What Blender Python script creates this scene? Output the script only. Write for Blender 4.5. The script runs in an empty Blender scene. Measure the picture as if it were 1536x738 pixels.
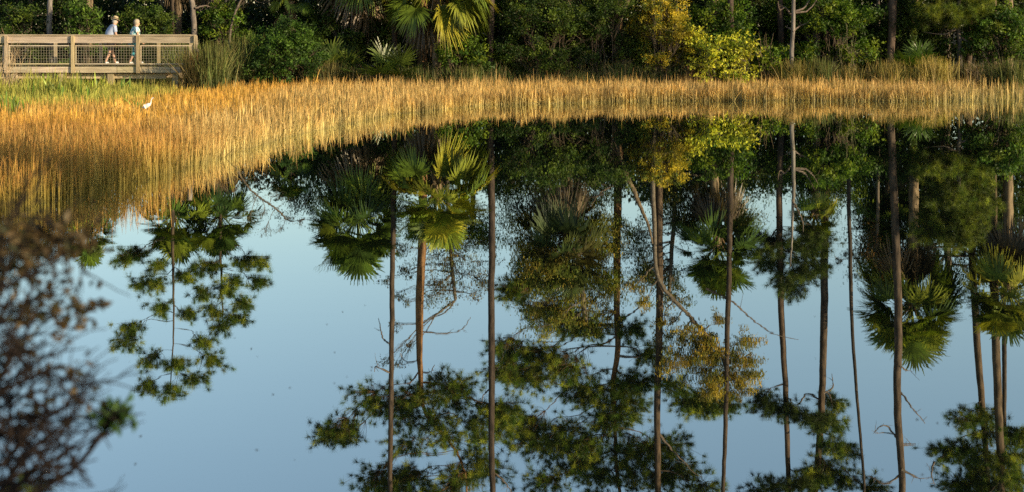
import bpy, math, random
import numpy as np
from mathutils import Vector

rng = np.random.default_rng(11)
random.seed(5)
S = bpy.context.scene
COL = S.collection
F = 2110.0      # focal length in photo pixels (1536 wide)
H = 2.5         # eye height above the water
PI = math.pi
R = math.radians

SUN_AZ, SUN_EL = 121.0, 15.0       # clockwise from +Y, degrees


def D(px, py, Y):                    # a point seen directly
    return np.array([(px - 768) / F * Y, Y, H - (py - 43) / F * Y])


def M(px, py, Y):                    # a point seen mirrored in the pond
    return np.array([(px - 768) / F * Y, Y, (py - 43) / F * Y - H])


# ------------------------------------------------------------------ mesh helpers
class MB:
    def __init__(s):
        s.V, s.Q, s.T, s.C, s.n = [], [], [], [], 0

    def add(s, v, quads=None, tris=None, col=(0.5, 0.5, 0.5)):
        v = np.asarray(v, float).reshape(-1, 3)
        if quads is not None and len(quads):
            s.Q.append(np.asarray(quads, int) + s.n)
        if tris is not None and len(tris):
            s.T.append(np.asarray(tris, int) + s.n)
        c = np.asarray(col, float)
        if c.ndim == 1:
            c = np.tile(c[:3], (len(v), 1))
        s.V.append(v); s.C.append(c[:, :3]); s.n += len(v)

    def build(s, name, mat, parent=None, smooth=False, origin=None):
        me = bpy.data.meshes.new(name)
        v = np.concatenate(s.V)
        if parent is not None:
            v = v - np.array(parent.location)
        elif origin is not None:
            v = v - np.asarray(origin)
        q = np.concatenate(s.Q) if s.Q else np.zeros((0, 4), int)
        t = np.concatenate(s.T) if s.T else np.zeros((0, 3), int)
        me.vertices.add(len(v)); me.vertices.foreach_set('co', v.ravel())
        li = np.concatenate([q.ravel(), t.ravel()])
        me.loops.add(len(li)); me.loops.foreach_set('vertex_index', li)
        me.polygons.add(len(q) + len(t))
        me.polygons.foreach_set('loop_start', np.concatenate([np.arange(len(q)) * 4, len(q) * 4 + np.arange(len(t)) * 3]))
        me.polygons.foreach_set('loop_total', np.concatenate([np.full(len(q), 4), np.full(len(t), 3)]))
        me.polygons.foreach_set('use_smooth', np.full(len(q) + len(t), smooth))
        a = me.color_attributes.new('Col', 'FLOAT_COLOR', 'POINT')
        c = np.ones((len(v), 4)); c[:, :3] = np.concatenate(s.C)
        a.data.foreach_set('color', c.ravel())
        me.update(calc_edges=True); me.validate()
        me.materials.append(mat)
        o = bpy.data.objects.new(name, me)
        COL.objects.link(o)
        if parent is not None:
            o.parent = parent
        elif origin is not None:
            o.location = origin
        return o


def nrm(a):
    a = np.asarray(a, float)
    return a / np.maximum(np.linalg.norm(a, axis=-1, keepdims=True), 1e-9)


def tag(o, label=None, cat=None, group=None, kind=None):
    if label: o['label'] = label
    if cat: o['category'] = cat
    if group: o['group'] = group
    if kind: o['kind'] = kind
    return o


def thing(name, label, cat, loc, group=None):
    o = bpy.data.objects.new(name, None)
    COL.objects.link(o)
    o.location = [float(c) for c in loc]
    o.empty_display_size = 0.2
    return tag(o, label, cat, group)


def spline(pts, n):
    pts = np.asarray(pts, float)
    if len(pts) < 3:
        t = np.linspace(0, 1, n)[:, None]
        return pts[0] * (1 - t) + pts[-1] * t
    d = np.r_[0, np.cumsum(np.linalg.norm(np.diff(pts, axis=0), axis=1))]
    tt = np.linspace(0, d[-1], n)
    m = np.gradient(pts, d, axis=0)
    i = np.clip(np.searchsorted(d, tt, side='right') - 1, 0, len(d) - 2)
    h = (d[i + 1] - d[i])[:, None]; u = ((tt - d[i]) / (d[i + 1] - d[i]))[:, None]
    return ((2*u**3 - 3*u**2 + 1) * pts[i] + (u**3 - 2*u**2 + u) * h * m[i]
            + (-2*u**3 + 3*u**2) * pts[i+1] + (u**3 - u**2) * h * m[i+1])


def tube(mb, pts, radii, sides=6, col=(0.2, 0.15, 0.1), cap=True):
    p = np.asarray(pts, float); n = len(p)
    r = np.interp(np.linspace(0, 1, n), np.linspace(0, 1, len(radii)), radii)
    t = nrm(np.gradient(p, axis=0))
    ref = np.where(np.abs(t[:, 2:3]) > 0.9, np.array([[1., 0, 0]]), np.array([[0, 0, 1.]]))
    ref = np.tile(ref[:1], (n, 1))
    u = nrm(np.cross(t, ref)); w = np.cross(t, u)
    a = np.linspace(0, 2*PI, sides, endpoint=False)
    v = p[:, None] + r[:, None, None] * (np.cos(a)[None, :, None] * u[:, None] + np.sin(a)[None, :, None] * w[:, None])
    i = np.arange(n - 1)[:, None] * sides; j = np.arange(sides)[None]; k = (j + 1) % sides
    q = np.stack([i + j, i + k, i + sides + k, i + sides + j], -1).reshape(-1, 4)
    mb.add(v.reshape(-1, 3), quads=q, col=col)


def box(mb, lo, hi, col=None):
    if col is None:
        k = rng.uniform(.72, 1.18); col = (k, k*rng.uniform(.95, 1.03), k*rng.uniform(.88, 1.12))
    x0, y0, z0 = lo; x1, y1, z1 = hi
    v = [(x0,y0,z0),(x1,y0,z0),(x1,y1,z0),(x0,y1,z0),(x0,y0,z1),(x1,y0,z1),(x1,y1,z1),(x0,y1,z1)]
    mb.add(v, quads=[(0,3,2,1),(4,5,6,7),(0,1,5,4),(1,2,6,5),(2,3,7,6),(3,0,4,7)], col=col)


def lathe(mb, prof, origin, n=16, col=(0.5,)*3, axis_tilt=0.0, sx=1.0, sy=1.0):
    a = np.linspace(0, 2*PI, n, endpoint=False)
    v = []
    for r, z in prof:
        x = r*np.cos(a)*sx; y = r*np.sin(a)*sy; zz = np.full(n, z)
        xx = x*math.cos(axis_tilt) + zz*math.sin(axis_tilt); z2 = -x*math.sin(axis_tilt) + zz*math.cos(axis_tilt)
        v.append(np.stack([xx, y, z2], -1))
    v = np.concatenate(v) + np.asarray(origin)
    i = np.arange(len(prof)-1)[:, None]*n; j = np.arange(n)[None]; k = (j+1) % n
    mb.add(v, quads=np.stack([i+j, i+k, i+n+k, i+n+j], -1).reshape(-1, 4), col=col)


def rdir(n):
    return nrm(rng.normal(size=(n, 3)))


def perp(a):
    return nrm(np.cross(a, rdir(len(a))))


def leaves(mb, pos, size, cols, elong=1.9, var=0.35, bias=None):
    n = len(pos)
    a = rdir(n)
    if bias is not None:
        a = nrm(a + np.asarray(bias))
    b = perp(a)
    L = size * (1 + var * rng.uniform(-1, 1, n))[:, None]; W = L / elong
    c = np.cross(a, b) * L * 0.12
    v = np.stack([pos, pos + a*L*.45 + b*W*.5 + c, pos + a*L, pos + a*L*.45 - b*W*.5 + c], 1).reshape(-1, 3)
    mb.add(v, quads=np.arange(4*n).reshape(-1, 4), col=np.repeat(cols, 4, 0))


def pick(cols, n, var=0.25):
    cols = np.asarray(cols, float)
    c = cols[rng.integers(0, len(cols), n)]
    return np.clip(c * (1 + var * rng.normal(size=(n, 1))), 0.003, 0.9)


def tufts(mb, P, A, K=34, L=0.27, W=0.012, cols=((.05, .085, .02),)):
    n = len(P)
    d = nrm(rng.normal(size=(n, K, 3)) + A[:, None] * 0.75)
    ln = L * rng.uniform(.7, 1.12, (n, K, 1))
    b = nrm(np.cross(d, rng.normal(size=(n, K, 3)))) * W
    base = P[:, None] + A[:, None] * rng.uniform(-.07, .07, (n, K, 1))
    sag = np.zeros((n, K, 3)); sag[..., 2] = -0.03
    v = np.stack([base - b*.5, base + b*.5, base + d*ln + sag], 2).reshape(-1, 3)
    tc = pick(cols, n, .2)
    c = np.repeat(np.clip(np.repeat(tc, K, 0) * rng.uniform(.8, 1.2, (n*K, 1)), .003, .9), 3, 0)
    mb.add(v, tris=np.arange(3*n*K).reshape(-1, 3), col=c)


# ------------------------------------------------------------------ materials
def mat_new(name):
    m = bpy.data.materials.new(name); m.use_nodes = True
    nt = m.node_tree; nt.nodes.clear()
    return m, nt, nt.nodes, nt.links


def foliage_mat(name, transl=0.3, rough=0.5, spec=0.25):
    m, nt, N, L = mat_new(name)
    out = N.new('ShaderNodeOutputMaterial')
    at = N.new('ShaderNodeAttribute'); at.attribute_name = 'Col'
    oi = N.new('ShaderNodeObjectInfo')
    geo = N.new('ShaderNodeNewGeometry')
    ns = N.new('ShaderNodeTexNoise'); ns.inputs['Scale'].default_value = 1.3; ns.inputs['Detail'].default_value = 2
    L.new(geo.outputs['Position'], ns.inputs['Vector'])
    mr = N.new('ShaderNodeMapRange'); mr.inputs['To Min'].default_value = .55; mr.inputs['To Max'].default_value = 1.45
    mr.inputs['From Min'].default_value = .3; mr.inputs['From Max'].default_value = .7
    L.new(ns.outputs['Fac'], mr.inputs['Value'])
    hs = N.new('ShaderNodeHueSaturation'); L.new(at.outputs['Color'], hs.inputs['Color'])
    L.new(mr.outputs['Result'], hs.inputs['Value'])
    p = N.new('ShaderNodeBsdfPrincipled'); p.inputs['Roughness'].default_value = rough
    p.inputs['Specular IOR Level'].default_value = spec
    L.new(hs.outputs['Color'], p.inputs['Base Color'])
    t = N.new('ShaderNodeBsdfTranslucent')
    g = N.new('ShaderNodeMixRGB'); g.blend_type = 'MULTIPLY'; g.inputs[0].default_value = 1
    g.inputs[2].default_value = (1.25, 1.25, .6, 1)
    L.new(hs.outputs['Color'], g.inputs[1]); L.new(g.outputs[0], t.inputs['Color'])
    mx = N.new('ShaderNodeMixShader'); mx.inputs[0].default_value = transl
    L.new(p.outputs[0], mx.inputs[1]); L.new(t.outputs[0], mx.inputs[2]); L.new(mx.outputs[0], out.inputs[0])
    return m


def solid_mat(name, c1, c2, scale=(6, 6, 6), rough=0.8, use_attr=False, bump=0.0, detail=5, lo=.35, hi=.65, spec=.2):
    m, nt, N, L = mat_new(name)
    out = N.new('ShaderNodeOutputMaterial')
    p = N.new('ShaderNodeBsdfPrincipled'); p.inputs['Roughness'].default_value = rough
    p.inputs['Specular IOR Level'].default_value = spec
    geo = N.new('ShaderNodeNewGeometry')
    mp = N.new('ShaderNodeMapping'); mp.inputs['Scale'].default_value = scale
    ns = N.new('ShaderNodeTexNoise'); ns.inputs['Scale'].default_value = 1; ns.inputs['Detail'].default_value = detail
    L.new(geo.outputs['Position'], mp.inputs['Vector']); L.new(mp.outputs[0], ns.inputs['Vector'])
    cr = N.new('ShaderNodeValToRGB')
    cr.color_ramp.elements[0].position = lo; cr.color_ramp.elements[1].position = hi
    cr.color_ramp.elements[0].color = (*c1, 1); cr.color_ramp.elements[1].color = (*c2, 1)
    L.new(ns.outputs['Fac'], cr.inputs[0])
    src = cr.outputs[0]
    if use_attr:
        at = N.new('ShaderNodeAttribute'); at.attribute_name = 'Col'
        g = N.new('ShaderNodeMixRGB'); g.blend_type = 'MULTIPLY'; g.inputs[0].default_value = 1
        L.new(at.outputs['Color'], g.inputs[1]); L.new(cr.outputs[0], g.inputs[2]); src = g.outputs[0]
    L.new(src, p.inputs['Base Color'])
    if bump:
        b = N.new('ShaderNodeBump'); b.inputs['Strength'].default_value = bump; b.inputs['Distance'].default_value = .02
        L.new(ns.outputs['Fac'], b.inputs['Height']); L.new(b.outputs[0], p.inputs['Normal'])
    L.new(p.outputs[0], out.inputs[0])
    return m


MAT = {}
MAT['leaf'] = foliage_mat('leaf', .36)
MAT['palm'] = foliage_mat('palm_leaf', .25, .38, .5)
MAT['needle'] = foliage_mat('pine_needle', .3, .45, .3)
MAT['reed'] = foliage_mat('reed', .25, .55, .2)
MAT['bark'] = solid_mat('pine_bark', (.45, .42, .40), (1.25, 1.15, 1.05), (9, 9, 2.2), .9, True, .6)
MAT['twig'] = solid_mat('twig_bark', (.6, .6, .6), (1.2, 1.2, 1.2), (14, 14, 14), .85, True)
MAT['wood'] = solid_mat('weathered_board', (.33, .27, .18), (.62, .53, .38), (1.6, 16, 26), .75, True, .25, 6, .3, .7)
MAT['post'] = solid_mat('weathered_post', (.34, .27, .17), (.55, .45, .29), (16, 16, 2.0), .8, True, .25, 6)
MAT['wire'] = solid_mat('wire', (.30, .27, .20), (.40, .36, .28), (5, 5, 5), .5)


# ------------------------------------------------------------------ world, sun, camera
w = bpy.data.worlds.new('World'); S.world = w; w.use_nodes = True
nt = w.node_tree; nt.nodes.clear()
wo = nt.nodes.new('ShaderNodeOutputWorld'); bg = nt.nodes.new('ShaderNodeBackground')
sky = nt.nodes.new('ShaderNodeTexSky'); sky.sky_type = 'NISHITA'; sky.sun_disc = False
sky.sun_elevation = R(SUN_EL); sky.sun_rotation = R(SUN_AZ)
sky.air_density = 1.0; sky.dust_density = 0.5; sky.ozone_density = 0.8
bg.inputs['Strength'].default_value = 0.125
nt.links.new(sky.outputs[0], bg.inputs[0]); nt.links.new(bg.outputs[0], wo.inputs[0])

sl = bpy.data.lights.new('sun', 'SUN'); sl.energy = 5.0; sl.angle = R(.5); sl.color = (1.0, .80, .52)
so = bpy.data.objects.new('sun', sl); COL.objects.link(so)
sd = Vector((math.sin(R(SUN_AZ))*math.cos(R(SUN_EL)), math.cos(R(SUN_AZ))*math.cos(R(SUN_EL)), math.sin(R(SUN_EL))))
so.rotation_euler = (-sd).to_track_quat('-Z', 'Y').to_euler(); so.location = sd * 60

cd = bpy.data.cameras.new('camera'); co = bpy.data.objects.new('camera', cd); COL.objects.link(co)
co.location = (0, 0, H); co.rotation_euler = (R(90), 0, 0)
cd.sensor_width = 36; cd.lens = F/1536*36
cd.shift_y = -(369 - 43)/1536.0
cd.clip_end = 3000; cd.clip_start = .05
cd.dof.use_dof = True; cd.dof.focus_distance = 56; cd.dof.aperture_fstop = cd.lens/1000/0.017
S.camera = co
S.view_settings.view_transform = 'Standard'; S.view_settings.look = 'None'
S.view_settings.exposure = 0.45; S.view_settings.gamma = 1
S.cycles.max_bounces = 8; S.cycles.diffuse_bounces = 3; S.cycles.glossy_bounces = 3; S.cycles.transmission_bounces = 4
S.cycles.use_denoising = False
S.cycles.sample_clamp_indirect = 3.0; S.cycles.sample_clamp_direct = 8.0
S.cycles.caustics_reflective = False; S.cycles.caustics_refractive = False

# ------------------------------------------------------------------ ground and water
# front edge of the reed bed, (X, Y) on the water
EDGE = np.array([(-11, 15.5), (-7.4, 18.6), (-6.6, 21.5), (-6.3, 24.5), (-6.0, 28.5), (-5.5, 34.5), (-3.6, 41.5),
                 (-1.0, 45.8), (3.0, 48.2), (8, 49.0), (13, 48.6), (20, 48.0), (34, 47.5)])


def front_y(x):                       # nearest Y of the bed at X (bed lies beyond it)
    return np.interp(x, [-40, -11, -7.2, -6.4, -6.0, -5.7, -5.2, -3.6, -1, 3, 8, 13, 20, 34],
                     [14, 15.2, 18.0, 20.5, 23.0, 26.5, 32.5, 41.0, 45.8, 48.2, 49, 48.6, 48, 47.5])


def ground_h(x, y):
    far = (y - (55.6 + .35*np.sin(x*.9) + .25*np.sin(x*2.3+1))) / 1.6
    left = (-x - 17.5 - .05*np.abs(y - 30)) / 4.0
    near = (2.6 - y + .02*np.abs(x)) / 1.2
    right = (x - 30) / 3.0
    h = np.full_like(x, -.7)
    bed = np.clip((y - front_y(x) + .8) / 1.5, 0, 1) * np.clip((60 - y), 0, 1)
    h = h + bed * .52
    for d, top in ((far, .34), (left, .25), (near, .95), (right, .35)):
        s = np.clip(d, 0, 1); s = s*s*(3-2*s)
        h = np.maximum(h, -.7 + s*(top + .7))
    h = h + np.clip(y - 58, 0, 400)*.006
    h += .06*np.sin(x*1.7 + .6*y)*np.sin(y*1.3 - .4*x)*(h > 0)
    return h


def grid_axis(a, b, lo, hi, fine, coarse):
    return np.unique(np.r_[np.arange(lo, a, coarse), np.arange(a, b, fine), np.arange(b, hi + .1, coarse)])


gx = grid_axis(-36, 36, -700, 700, .6, 14.0); gy = grid_axis(-8, 72, -300, 1200, .6, 14.0)
XX, YY = np.meshgrid(gx, gy)
ZZ = ground_h(XX, YY)
nx, ny = len(gx), len(gy)
ii = (np.arange(ny-1)[:, None]*nx + np.arange(nx-1)[None])
mb = MB()
mb.add(np.stack([XX, YY, ZZ], -1).reshape(-1, 3), quads=np.stack([ii, ii+1, ii+nx+1, ii+nx], -1).reshape(-1, 4))
g = mb.build('ground', solid_mat('leaf_litter_soil', (.018, .014, .008), (.07, .052, .028), (2.5, 2.5, 2.5), .95, False, .5), smooth=True)
tag(g, kind='structure')

mb = MB()
mb.add([(-60, -20, 0), (60, -20, 0), (60, 64, 0), (-60, 64, 0)], quads=[(0, 1, 2, 3)])
m, nt, N, L = mat_new('pond_water')
out = N.new('ShaderNodeOutputMaterial')
geo = N.new('ShaderNodeNewGeometry')
mp = N.new('ShaderNodeMapping'); mp.inputs['Scale'].default_value = (.55, 2.2, 1)
n1 = N.new('ShaderNodeTexNoise'); n1.inputs['Scale'].default_value = 1.0; n1.inputs['Detail'].default_value = 3
L.new(geo.outputs['Position'], mp.inputs['Vector']); L.new(mp.outputs[0], n1.inputs['Vector'])
bp = N.new('ShaderNodeBump'); bp.inputs['Strength'].default_value = 1.0; bp.inputs['Distance'].default_value = .00030
L.new(n1.outputs['Fac'], bp.inputs['Height'])
gl = N.new('ShaderNodeBsdfGlossy'); gl.inputs['Roughness'].default_value = .0; gl.inputs['Color'].default_value = (.95, 1.0, .955, 1)
L.new(bp.outputs[0], gl.inputs['Normal'])
df = N.new('ShaderNodeBsdfDiffuse'); df.inputs['Color'].default_value = (.006, .009, .008, 1)
fr = N.new('ShaderNodeFresnel'); fr.inputs['IOR'].default_value = 1.33
mr = N.new('ShaderNodeMapRange'); mr.inputs['From Min'].default_value = .02; mr.inputs['From Max'].default_value = .8
mr.inputs['To Min'].default_value = .70; mr.inputs['To Max'].default_value = .94
L.new(fr.outputs[0], mr.inputs['Value'])
mx = N.new('ShaderNodeMixShader'); L.new(mr.outputs[0], mx.inputs[0]); L.new(df.outputs[0], mx.inputs[1]); L.new(gl.outputs[0], mx.inputs[2])
L.new(mx.outputs[0], out.inputs[0])
tag(mb.build('water', m), kind='structure')

mb = MB()
n = 260
yy_ = 7.5 + 38*rng.uniform(0, 1, n)**1.3; xx_ = yy_*rng.uniform(-.36, .36, n)
k_ = yy_ < front_y(xx_) - .3
fp_ = np.stack([xx_, yy_, np.full(n, .004)], -1)[k_]
th_ = rng.uniform(0, 2*PI, len(fp_)); a_ = np.stack([np.cos(th_), np.sin(th_), 0*th_], -1)*rng.uniform(.006, .018, (len(fp_), 1)); b_ = np.stack([-a_[:, 1], a_[:, 0], a_[:, 2]], -1)*.5
mb.add(np.stack([fp_ - a_, fp_ - b_, fp_ + a_, fp_ + b_], 1).reshape(-1, 3), quads=np.arange(4*len(fp_)).reshape(-1, 4), col=(.07, .05, .03))
tag(mb.build('floating_flecks', MAT['leaf']), 'tiny dark flecks of debris floating on the pond', 'debris', kind='stuff')

# ------------------------------------------------------------------ reeds (nobody could count them)


def blades(mb, P, h, w, lean, cb, cm, ct, bend=.15):
    n = len(P)
    az = rng.uniform(0, 2*PI, n)
    d = np.stack([np.cos(az), np.sin(az), np.zeros(n)], -1)
    a2 = rng.uniform(0, PI, n); s = np.stack([np.cos(a2), np.sin(a2), np.zeros(n)], -1)
    h = h[:, None]; w = w[:, None]; lean = lean[:, None]
    up = np.array([[0, 0, 1.]])
    rows = []
    for t, ww in ((0, 1.0), (.45, .9), (.8, .75), (1.0, .25)):
        c = P + up*h*t*(1 - .25*lean*t) + d*h*lean*(t*t*(1-bend) + t*bend)
        rows += [c - s*w*ww*.5, c + s*w*ww*.5]
    v = np.stack(rows, 1).reshape(-1, 3)
    k = np.arange(n)[:, None]*8
    q = np.concatenate([k + np.array([[0, 1, 3, 2]]), k + np.array([[2, 3, 5, 4]]), k + np.array([[4, 5, 7, 6]])])
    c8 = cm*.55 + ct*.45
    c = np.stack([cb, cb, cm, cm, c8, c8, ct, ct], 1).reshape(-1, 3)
    mb.add(v, quads=q, col=c)


def vnoise(x, y, s, seed=0):
    x = x/s + seed*13.7; y = y/s + seed*7.1
    return .5 + .25*np.sin(x*1.0 + 1.7*np.sin(y*.7+seed)) + .25*np.sin(y*1.3 + 1.9*np.sin(x*.8 + 2+seed))


def lerp(a, b, t):
    t = np.clip(t, 0, 1)[:, None]
    return np.asarray(a)*(1-t) + np.asarray(b)*t


def reed_field(name, X, Y, hfun, wid, mb):
    n = len(X)
    Z = np.minimum(ground_h(X, Y), .2)
    Z = np.maximum(Z, -.25)
    h = hfun(X, Y) * np.where(rng.uniform(0, 1, n) > .93, rng.uniform(1.0, 1.35, n), rng.uniform(.55, 1.08, n)) - Z*.9
    tangle = rng.uniform(0, 1, n)
    lean = np.abs(rng.normal(0, .13, n)) + (tangle > .89)*rng.uniform(.2, 1.0, n)
    cl_ = vnoise(X, Y, .16, 9)*vnoise(X, Y, .45, 4)
    h = h*(.78 + .62*cl_)
    wd = wid * rng.uniform(.55, 1.3, n)
    # plant colour by stand: straw, orange (autumn sedge), olive-green rush
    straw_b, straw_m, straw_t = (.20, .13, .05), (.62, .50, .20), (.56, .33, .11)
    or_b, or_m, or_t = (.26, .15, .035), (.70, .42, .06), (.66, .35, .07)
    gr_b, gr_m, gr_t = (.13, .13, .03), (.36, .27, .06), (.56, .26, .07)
    u = vnoise(X, Y, 1.6, 1) + rng.normal(0, .18, n)
    orange = np.clip((-6.5 - X)/2.5, 0, 1)*np.clip((Y - 25)/5, 0, 1) + (u - .62)*1.0
    green = np.clip((29.5 - Y + (u-.5)*6)/4, 0, 1)*np.clip((-5.2 - X)/1.0, 0, 1)
    green = np.maximum(green, np.clip((rng.uniform(0, 1, n) - .8)*5, 0, 1)*.7)
    lg = np.clip((Y - 40.5 + (u-.5)*5)/3, 0, 1)*np.clip((-11.4 - X + (u-.5)*2)/1.5, 0, 1)*.9
    b = lerp(straw_b, or_b, orange); mcol = lerp(straw_m, or_m, orange); t = lerp(straw_t, or_t, orange)
    gg = np.clip(green, 0, 1)[:, None]
    b = b*(1-gg) + np.array(gr_b)*gg; mcol = mcol*(1-gg) + np.array(gr_m)*gg; t = t*(1-gg) + np.array(gr_t)*gg
    lg = lg[:, None]
    b = b*(1-lg) + np.array((.12, .17, .03))*lg; mcol = mcol*(1-lg) + np.array((.29, .36, .06))*lg; t = t*(1-lg) + np.array((.42, .41, .09))*lg
    k = rng.uniform(.6, 1.3, (n, 1))
    P = np.stack([X, Y, Z], -1)
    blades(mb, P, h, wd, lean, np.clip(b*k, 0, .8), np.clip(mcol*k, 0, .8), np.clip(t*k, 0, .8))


def sample_bed(n, x0, x1, y0, y1, margin=0.0, ragged=.55):
    X = rng.uniform(x0, x1, n); Y = rng.uniform(y0, y1, n)
    fy = front_y(X) + margin + ragged*(vnoise(X, Y*0, .9, 3) + .7*vnoise(X, Y*0, .23, 6) - .85)*2 + rng.exponential(.12, n)
    k = (Y > fy) & (rng.uniform(0, 1, n) < .45 + 1.0*vnoise(X, Y, .3, 8))
    return X[k], Y[k]


def h_main(X, Y):
    left = np.clip((-7 - X)/3, 0, 1)*np.clip((Y-29)/5, 0, 1)
    h = .60 - .12*left + .24*np.clip((30 - Y)/8, 0, 1) + .10*(vnoise(X, Y, 2.2, 5) - .5)
    eg = np.exp(-(((X + 9.5)/1.2)**2 + ((Y - 36.3)/1.4)**2))
    return h*(1 - .45*eg)


mb = MB()
X, Y = sample_bed(60000, -5.5, 24, 40, 56.0)
thin = np.clip((X - 13.5)/5, 0, 1)
k = rng.uniform(0, 1, len(X)) > thin*.86
reed_field('reeds', X[k], Y[k], h_main, .021, mb)
# dense front rank along the waterline
xs = rng.uniform(-5.5, 15, 9000); ys = front_y(xs) + rng.exponential(.30, 9000) + .5*(vnoise(xs, xs*0, .8, 3)-.5)
k = rng.uniform(0, 1, 9000) > np.clip((xs-12.5)/5, 0, .8)
reed_field('reeds', xs[k], ys[k], h_main, .02, mb)
X, Y = sample_bed(60000, -20.5, -5.5, 27, 55)
reed_field('reeds', X, Y, h_main, .020, mb)
X, Y = rng.uniform(-21, -13.6, 5200), rng.uniform(48.5, 52.5, 5200)
reed_field('reeds', X, Y, lambda a, b: .50 + 0*a + .55*vnoise(a, b, .5, 3)*np.clip((-14 - a)/2, .2, 1), .026, mb)
X, Y = sample_bed(40000, -12.5, -5.2, 14.5, 31)
reed_field('reeds', X, Y, h_main, .011, mb)
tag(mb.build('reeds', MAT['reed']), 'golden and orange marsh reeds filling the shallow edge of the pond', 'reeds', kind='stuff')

# ------------------------------------------------------------------ plant generators
PINE_G = ((.075, .13, .014), (.13, .185, .018), (.045, .080, .012), (.26, .29, .03))
PINE_BARK = (.20, .135, .085)


def limb(mb, a, b, r0, r1, sag=.1, kink=.12, n=9, sides=5, col=PINE_BARK):
    a = np.asarray(a, float); b = np.asarray(b, float); d = np.linalg.norm(b - a)
    mid = (a + b)/2 + np.array([0, 0, -sag*d]) + rng.normal(size=3)*kink*d*.4
    q1 = (a + mid)/2 + rng.normal(size=3)*kink*d*.25; q2 = (mid + b)/2 + rng.normal(size=3)*kink*d*.25
    p = spline([a, q1, mid, q2, b], n)
    tube(mb, p, (r0, (r0+r1)/2, r1), sides, col)
    return p


def pine(name, label, trunk_px, Y, radii, pads, group='tall pines along the far shore', dead=(), dens=1.0, extra_top=0, depth=1.0,
         bark=PINE_BARK, greens=PINE_G, spread=1.0, cat='pine tree', snag=False):
    bark = np.array(bark)*(np.array((.80, .95, 1.1)) if bark[0] < .3 else np.ones(3))
    pts = [M(px, py, Y) for px, py in trunk_px]
    base = pts[0].copy(); base[2] = float(ground_h(np.array([base[0]]), np.array([Y]))[0]) - .1
    pts[0] = base
    if extra_top:
        top = pts[-1]; pts.append(top + np.array([rng.normal()*.3, rng.normal()*.3, extra_top]))
    T = spline(pts, 40)
    root = thing(name, label, cat, (base[0], base[1], base[2] + .1), group)
    tm, cm, dm = MB(), MB(), MB()
    wob = np.cumsum(rng.normal(size=(40, 3))*.012, 0); wob[:, 2] = 0; T = T + wob
    flare = .86*np.interp(np.linspace(0, 1, 40), np.linspace(0, 1, len(radii)), radii)*(1 + .05*np.cumsum(rng.normal(size=40))*.35); flare[0] *= 1.35; flare[1] *= 1.1
    tube(tm, T, flare, 10, np.array(bark)*.55)
    allpads = [(M(p[0], p[1], Y), (p[2] if len(p) > 2 else 24)*Y/F) for p in pads]
    if extra_top:
        for i in range(6):
            allpads.append((T[-1] + np.array([rng.normal()*1.4, rng.normal()*1.2, -rng.uniform(-.3, 2.2)]), .8))
    for c, r in allpads:
        c = c + np.array([0, rng.normal()*.55*depth, 0])
        # limb leaves the trunk a little below the pad
        hz = np.linalg.norm((c - T)[:, :2], axis=1)
        zt = c[2] - .35*hz.min() - .2
        i = int(np.argmin(np.abs(T[:, 2] - zt)))
        rr = max(.018, min(.06, .25*np.interp(i/39, np.linspace(0, 1, len(radii)), radii)))
        lp = limb(cm if False else dm, T[i], c, rr, .012, sag=.08, kink=.2, col=np.array(bark)*.4)
        nt_ = int((42 + 34*(r/.7)) * dens * spread)
        pos = c + rng.normal(size=(nt_, 3))*np.array([r*.64, r*.6, r*.40])*spread
        for pp in pos:
            j = 3 + int(np.argmin(np.linalg.norm(lp[3:] - pp, axis=1)))
            st = lp[max(3, j - 1)]
            tube(dm, spline([st, (st + pp)/2 + np.array([0, 0, -.05]) + rng.normal(size=3)*.06, pp], 4), (.010, .005), 3, np.array(bark)*.3)
        ax = nrm(pos - c + np.array([0, 0, .25]) + rng.normal(size=(nt_, 3))*.1)
        tufts(cm, pos, ax, 92, .29, .0088, greens)
    deads = []
    for dd in dead:
        km = MB(); deads.append(km)
        q = [M(px, py, Y) for px, py in dd]
        if len(q) > 2:
            q = [v + np.array([0, rng.normal()*.15, 0]) for v in q]
        p = spline(q, 12); p += np.cumsum(rng.normal(size=p.shape)*.012, 0)
        tube(km, p, (.05, .03, .012), 5, (.16, .125, .10))
        for _ in range(3):
            j = int(rng.integers(4, 11)); e = p[j] + rng.normal(size=3)*.22
            tube(km, spline([p[j], e], 3), (.014, .005), 3, (.16, .125, .10))
    tm.build('trunk', MAT['bark'], root, True)
    if cm.n: cm.build('crown', MAT['needle'], root)
    if dm.n: dm.build('branches', MAT['twig'], root, True)
    for km in deads: km.build('dead_branch', MAT['twig'], root, True)
    return root


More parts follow.
